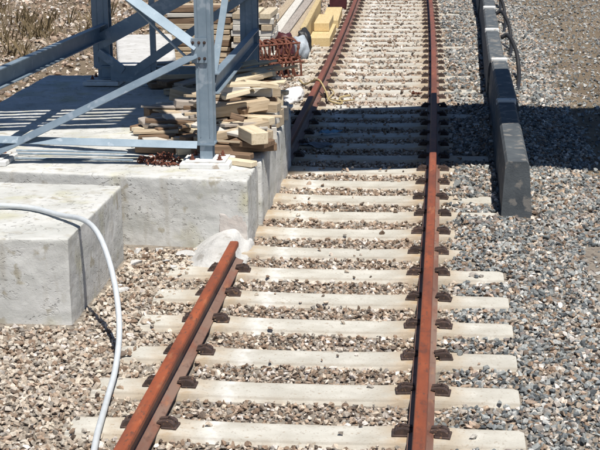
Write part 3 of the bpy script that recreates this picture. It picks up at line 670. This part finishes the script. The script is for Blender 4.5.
# dark barrier elements along the far side of the track
ye = 12.05
for i in range(8):
    l = 3.05; yc = ye + l / 2
    t = empty('barrier_element', (1.48 + .004 * (yc - 12) + .02 * math.sin(i * 2.1), yc, -.10), -.004 + .006 * math.sin(i * 1.7))
    tag(t, 'long dark grey barrier element, %s counting from the free end of the row' % ORD[i], 'barrier', 'dark barrier elements along the track')
    bm = bmesh.new(); poly = [(-.14, 0), (.14, 0), (.13, .10), (.095, .54), (.07, .57), (-.09, .57), (-.11, .54), (-.135, .10)]
    rings = [[bm.verts.new((a, yy, b)) for a, b in poly] for yy in (-l/2 + .01, l/2 - .015)]
    for j in range(8): bm.faces.new((rings[0][j], rings[0][(j + 1) % 8], rings[1][(j + 1) % 8], rings[1][j]))
    bm.faces.new(rings[0]); bm.faces.new(rings[1][::-1]); done('body', bm, MT['dark_box'], t)
    bm = bmesh.new(); bx(bm, (-.01, l/2 - .028, .565), (.21, .10, .07), bev=.012); done('end_cap', bm, MT['plate'], t)
    if i > 1:
        xo = 1.48 + .004 * (yc - 12)
        tube_thing('cable_loop', [(xo + .10, yc + .9, .44), (xo + .20, yc + .85, .47), (xo + .30, yc + .5, .30), (xo + .33, yc + .1, .05), (xo + .30, yc - .4, -.04), (xo + .26, yc - .9, -.05)], .03, 'black',
                   'thick black cable looping down behind the %s barrier element' % ORD[i], 'cable', 'black cable loops behind the barrier')
    ye += l + .03

# ---------------------------------------------------------------- ballast stones
def protos(k, npts, seed, flat_=.75):
    r = np.random.default_rng(seed); out = []
    while len(out) < k:
        p = r.normal(size=(npts, 3)); p /= np.linalg.norm(p, axis=1)[:, None]
        p *= r.uniform(.75, 1.1, (npts, 1)); p *= np.array([1.0, r.uniform(.65, .95), r.uniform(.5, .85)]) 
        bm = bmesh.new(); [bm.verts.new(q) for q in p.tolist()]
        g = bmesh.ops.convex_hull(bm, input=bm.verts)
        dl = [v for v in bm.verts if not v.link_faces]
        for v in dl: bm.verts.remove(v)
        bmesh.ops.triangulate(bm, faces=bm.faces); bm.verts.index_update()
        out.append((np.array([v.co[:] for v in bm.verts]), np.array([[v.index for v in f.verts] for f in bm.faces]))); bm.free()
    return out
PR_HI = protos(40, 11, 1); PR_LO = protos(24, 9, 2)
def rot(n):
    q = nr.normal(size=(n, 4)); q /= np.linalg.norm(q, axis=1)[:, None]; a, b, c, d = q.T
    return np.stack([np.stack([1-2*(c*c+d*d), 2*(b*c-a*d), 2*(b*d+a*c)], -1), np.stack([2*(b*c+a*d), 1-2*(b*b+d*d), 2*(c*d-a*b)], -1), np.stack([2*(b*d-a*c), 2*(c*d+a*b), 1-2*(b*b+c*c)], -1)], 1)
WARM = np.array([(.56,.50,.41),(.66,.61,.53),(.40,.32,.24),(.46,.37,.29),(.26,.19,.135),(.33,.31,.27),(.15,.12,.095),(.76,.73,.68),(.34,.26,.19),(.40,.385,.35)])
WARM = WARM * np.array([1.03, .97, .95])
WARM_P = np.array([.15,.11,.14,.10,.14,.10,.08,.06,.07,.05])
GREY = np.array([(.27,.285,.28),(.37,.385,.375),(.18,.195,.20),(.10,.112,.12),(.50,.50,.48),(.38,.34,.30),(.26,.22,.20),(.58,.55,.50)])
GREY_P = np.array([.22,.18,.18,.11,.10,.09,.07,.05])
def stones(name, P, rad, colr, pr, label):
    n = len(P); V, Fc, Cc = [], [], []; base = 0; idx = nr.integers(0, len(pr), n)
    for k, (pv, pf) in enumerate(pr):
        s = np.where(idx == k)[0]
        if not len(s): continue
        Rm = rot(len(s)); v = np.einsum('nij,vj->nvi', Rm, pv) * rad[s][:, None, None]
        v[:, :, 2] *= .85
        v += P[s][:, None, :]
        V.append(v.reshape(-1, 3)); Fc.append((pf[None] + (np.arange(len(s)) * len(pv))[:, None, None] + base).reshape(-1, 3))
        Cc.append(np.repeat(colr[s], len(pv), 0)); base += len(s) * len(pv)
    V = np.concatenate(V).astype(np.float32); Fc = np.concatenate(Fc).astype(np.int32); Cc = np.concatenate(Cc)
    me = bpy.data.meshes.new(name); nf = len(Fc)
    me.vertices.add(len(V)); me.vertices.foreach_set('co', V.ravel())
    me.loops.add(nf * 3); me.loops.foreach_set('vertex_index', Fc.ravel())
    me.polygons.add(nf); me.polygons.foreach_set('loop_start', np.arange(0, nf * 3, 3, dtype=np.int32)); me.polygons.foreach_set('loop_total', np.full(nf, 3, np.int32))
    me.update(calc_edges=True); me.polygons.foreach_set('use_smooth', np.zeros(nf, bool))
    a = me.attributes.new('stone_col', 'FLOAT_COLOR', 'POINT')
    a.data.foreach_set('color', np.concatenate([Cc, np.ones((len(Cc), 1))], 1).astype(np.float32).ravel())
    o = link(name, me, MT['stone']); tag(o, label, 'gravel', None, 'stuff'); print(name, n, nf); return o
def jitter(x0, x1, y0, y1, c):
    nx, ny = int((x1 - x0) / c), int((y1 - y0) / c); gx_, gy_ = np.meshgrid(np.arange(nx), np.arange(ny))
    return np.stack([x0 + (gx_.ravel() + nr.uniform(-.1, 1.1, nx * ny)) * c, y0 + (gy_.ravel() + nr.uniform(-.1, 1.1, nx * ny)) * c], 1)
def near_sleeper(y):
    n = np.round((y - Y0) / DY); return np.abs(y - (Y0 + n * DY))
def build_ballast(x0, x1, y0, y1, cell, pr, name, label, rmul=1.0):
    q = jitter(x0, x1, y0, y1, cell); x, y = q.T
    cxx = -.5 * KAP * np.maximum(0, y - 7) ** 2; xr = x - cxx
    ns = near_sleeper(y); onsl = (ns < .140) & (xr > np.where((y > 10.45) & (y < 14.3), -.85, XL - .02)) & (xr < XR + .02)
    h = np.array([ball_h(a, b) for a, b in q.tolist()])
    cover = np.where(xr > .95, h > .006, False)
    sprinkle = nr.random(len(x)) < np.where(y > 17, .075, np.where(y > 13.5, .05, .012))
    left_cover = (xr < -1.06) & (nr.random(len(x)) < .16)
    keep = ~onsl | cover | sprinkle | left_cover
    for s in (-1, 1):
        rl = np.abs(xr - s * GA) < .082
        if s < 0: rl &= (y < 10.66) | (y > 13.9)
        keep &= ~rl
        cl = onsl & (np.abs(np.abs(xr - s * GA) - .13) < .085)
        keep &= ~cl
    blk = (x < FX + .01) & (y > 10.80) & (y < 14.0); blk |= (x < -1.08) & (y > 13.9) & (y < 16.35); blk |= (x < -1.62) & (y > 8.85) & (y < 10.65)
    blk |= (x > -1.05) & (x < -.69) & (y > 10.3) & (y < 10.95)
    keep &= ~blk
    bar = np.abs(x - 1.48 - .004 * (y - 12)) < .15; keep &= ~(bar & (y > 12.0))
    q, xr, h, onsl = q[keep], xr[keep], h[keep], onsl[keep]; n = len(q)
    rad = nr.uniform(.62, 1.25, n) ** 1.15 * cell * .80 * rmul; rad = np.where(xr > .95, rad * 1.18, rad); rad = np.where(xr < -1.15, rad * 1.18, rad); rad = np.where(nr.random(n) < .06, rad * 1.35, rad)
    z = h + nr.uniform(-.020, .010, n); z = np.where(onsl, rad * .30 + np.maximum(0, z) * .8 - .004, z)
    g = np.clip((xr - .80) / .2, 0, 1); g = nr.random(n) < g * .68
    wc = WARM[nr.choice(len(WARM), n, p=WARM_P / WARM_P.sum())]; gc = GREY[nr.choice(len(GREY), n, p=GREY_P / GREY_P.sum())]
    colr = np.where(g[:, None], gc, wc) * nr.uniform(.62, 1.08, (n, 1))
    lf = (xr < -.9) & (nr.random(n) < .5); colr = np.where(lf[:, None], colr * .5 + np.array([.58,.52,.43]) * .5, colr)
    stones(name, np.stack([q[:, 0], q[:, 1], z], 1), rad, colr, pr, label)
build_ballast(-2.1, 2.0, 5.6, 11.4, .027, PR_HI, 'ballast', 'crushed stone ballast around the rail stub and nearest sleepers')
build_ballast(-1.6, 2.4, 11.4, 18.0, .031, PR_HI, 'ballast', 'crushed stone ballast beside the foundation and in the shadow band')
build_ballast(-2.6, 2.8, 18.0, 32.0, .042, PR_LO, 'ballast', 'crushed stone ballast farther along, beyond the shadow band')
# larger pale stones against the foundation front
for i, (x, y, sc, f_) in enumerate(((-1.17, 10.62, .10, .5), (-1.42, 10.72, .07, .5), (-1.30, 10.42, .06, .6), (-1.52, 10.35, .065, .55), (-1.22, 10.28, .05, .6), (-1.48, 9.7, .06, .6), (-1.58, 10.7, .06, .6))):
    pv, pf = PR_HI[i * 3]; me = bpy.data.meshes.new('loose_stone'); me.from_pydata((pv * np.array([sc, sc * .75, sc * f_])).tolist(), [], pf.tolist())
    me.polygons.foreach_set('use_smooth', [False] * len(me.polygons))
    o = link('loose_stone', me, MT['mortar']); o.location = (x, y, ball_h(x, y) + .018); o.rotation_euler.z = i * 1.3
    tag(o, ['largest flat pale stone, beside the mortar haunch'][0] if i == 0 else 'large pale stone lying on the ballast between the two concrete blocks and the hose', 'stone', 'large pale stones by the foundation')
# rubble and stones on the bare earth to the left and right
def rubble(name, x0, x1, y0, y1, cell, rmin, rmax, prob, label, zoff=0, pal=WARM, palp=WARM_P, f=None):
    q = jitter(x0, x1, y0, y1, cell); q = q[nr.random(len(q)) < prob]
    if f: q = q[np.array([f(a, b) for a, b in q.tolist()])]
    n = len(q); z = np.array([max(earth_h(a, b), bed_h(a, b) if abs(a) < 2.7 else -9) for a, b in q.tolist()]) + zoff
    rad = rmin + (rmax - rmin) * nr.random(n) ** 3
    colr = pal[nr.choice(len(pal), n, p=palp / palp.sum())] * nr.uniform(.7, 1.1, (n, 1))
    stones(name, np.stack([q[:, 0], q[:, 1], z + rad * .3], 1), rad, colr, PR_LO, label)
off_slab = lambda a, b: not (16.3 < b < 20.8 and -4.1 < a < -1.95) and not (-2.6 < a < -1.3 and 20.3 < b < 27.3)
rubble('rubble', -12, -1.3, 16.6, 34, .085, .012, .085, .8, 'stony rubble scattered over the bare earth behind the tower', f=off_slab)
rubble('rubble', 1.75, 7, 8, 34, .075, .015, .05, .8, 'fine grey rubble spread on the far side of the barrier', pal=GREY, palp=GREY_P)

# dry weeds on the earth behind the tower
bm = bmesh.new(); rw = random.Random(77)
for i in range(420):
    x, y = rw.uniform(-11, -3.2), rw.uniform(20.8, 34)
    if vnoise(x, y, .5, 12) < -.05: continue
    z = earth_h(x, y); sc = rw.uniform(.6, 1.5)
    for k in range(14):
        a = rw.uniform(0, 6.28); l = rw.uniform(.10, .28) * sc; ln = rw.uniform(.2, .8); wd = .008 * sc
        bx_, by_ = x + rw.gauss(0, .06), y + rw.gauss(0, .06); dx_, dy_ = math.cos(a), math.sin(a)
        p = [(bx_ - dy_ * wd, by_ + dx_ * wd, z), (bx_ + dy_ * wd, by_ - dx_ * wd, z), (bx_ + dx_ * l * ln * .5 + dy_ * wd * .8, by_ + dy_ * l * ln * .5 - dx_ * wd * .8, z + l * .7), (bx_ + dx_ * l * ln, by_ + dy_ * l * ln, z + l)]
        bm.faces.new([bm.verts.new(q) for q in p])
o = done('dry_weeds', bm, MT['weed']); tag(o, 'dry yellow-brown weeds on the earth behind the tower', 'weeds', None, 'stuff')

# heap of broken concrete and stone beside the white slab
q = jitter(-2.68, -1.35, 16.55, 19.3, .06); n = len(q)
hh = np.array([max(0, .34 * (1 - ((a + 2.05) / .72) ** 2)) * max(0, 1 - ((b - 17.8) / 1.6) ** 2) for a, b in q.tolist()])
rad = .022 + .085 * nr.random(n) ** 3
pal = np.array([(.58,.50,.47),(.66,.62,.58),(.40,.34,.31),(.25,.20,.18),(.72,.70,.67),(.45,.33,.28)])
stones('rubble', np.stack([q[:, 0], q[:, 1], -.08 + hh * nr.uniform(.75, 1.1, n)], 1), rad, pal[nr.integers(0, 6, n)], PR_HI, 'heap of broken pinkish concrete and stone beside the white slab')
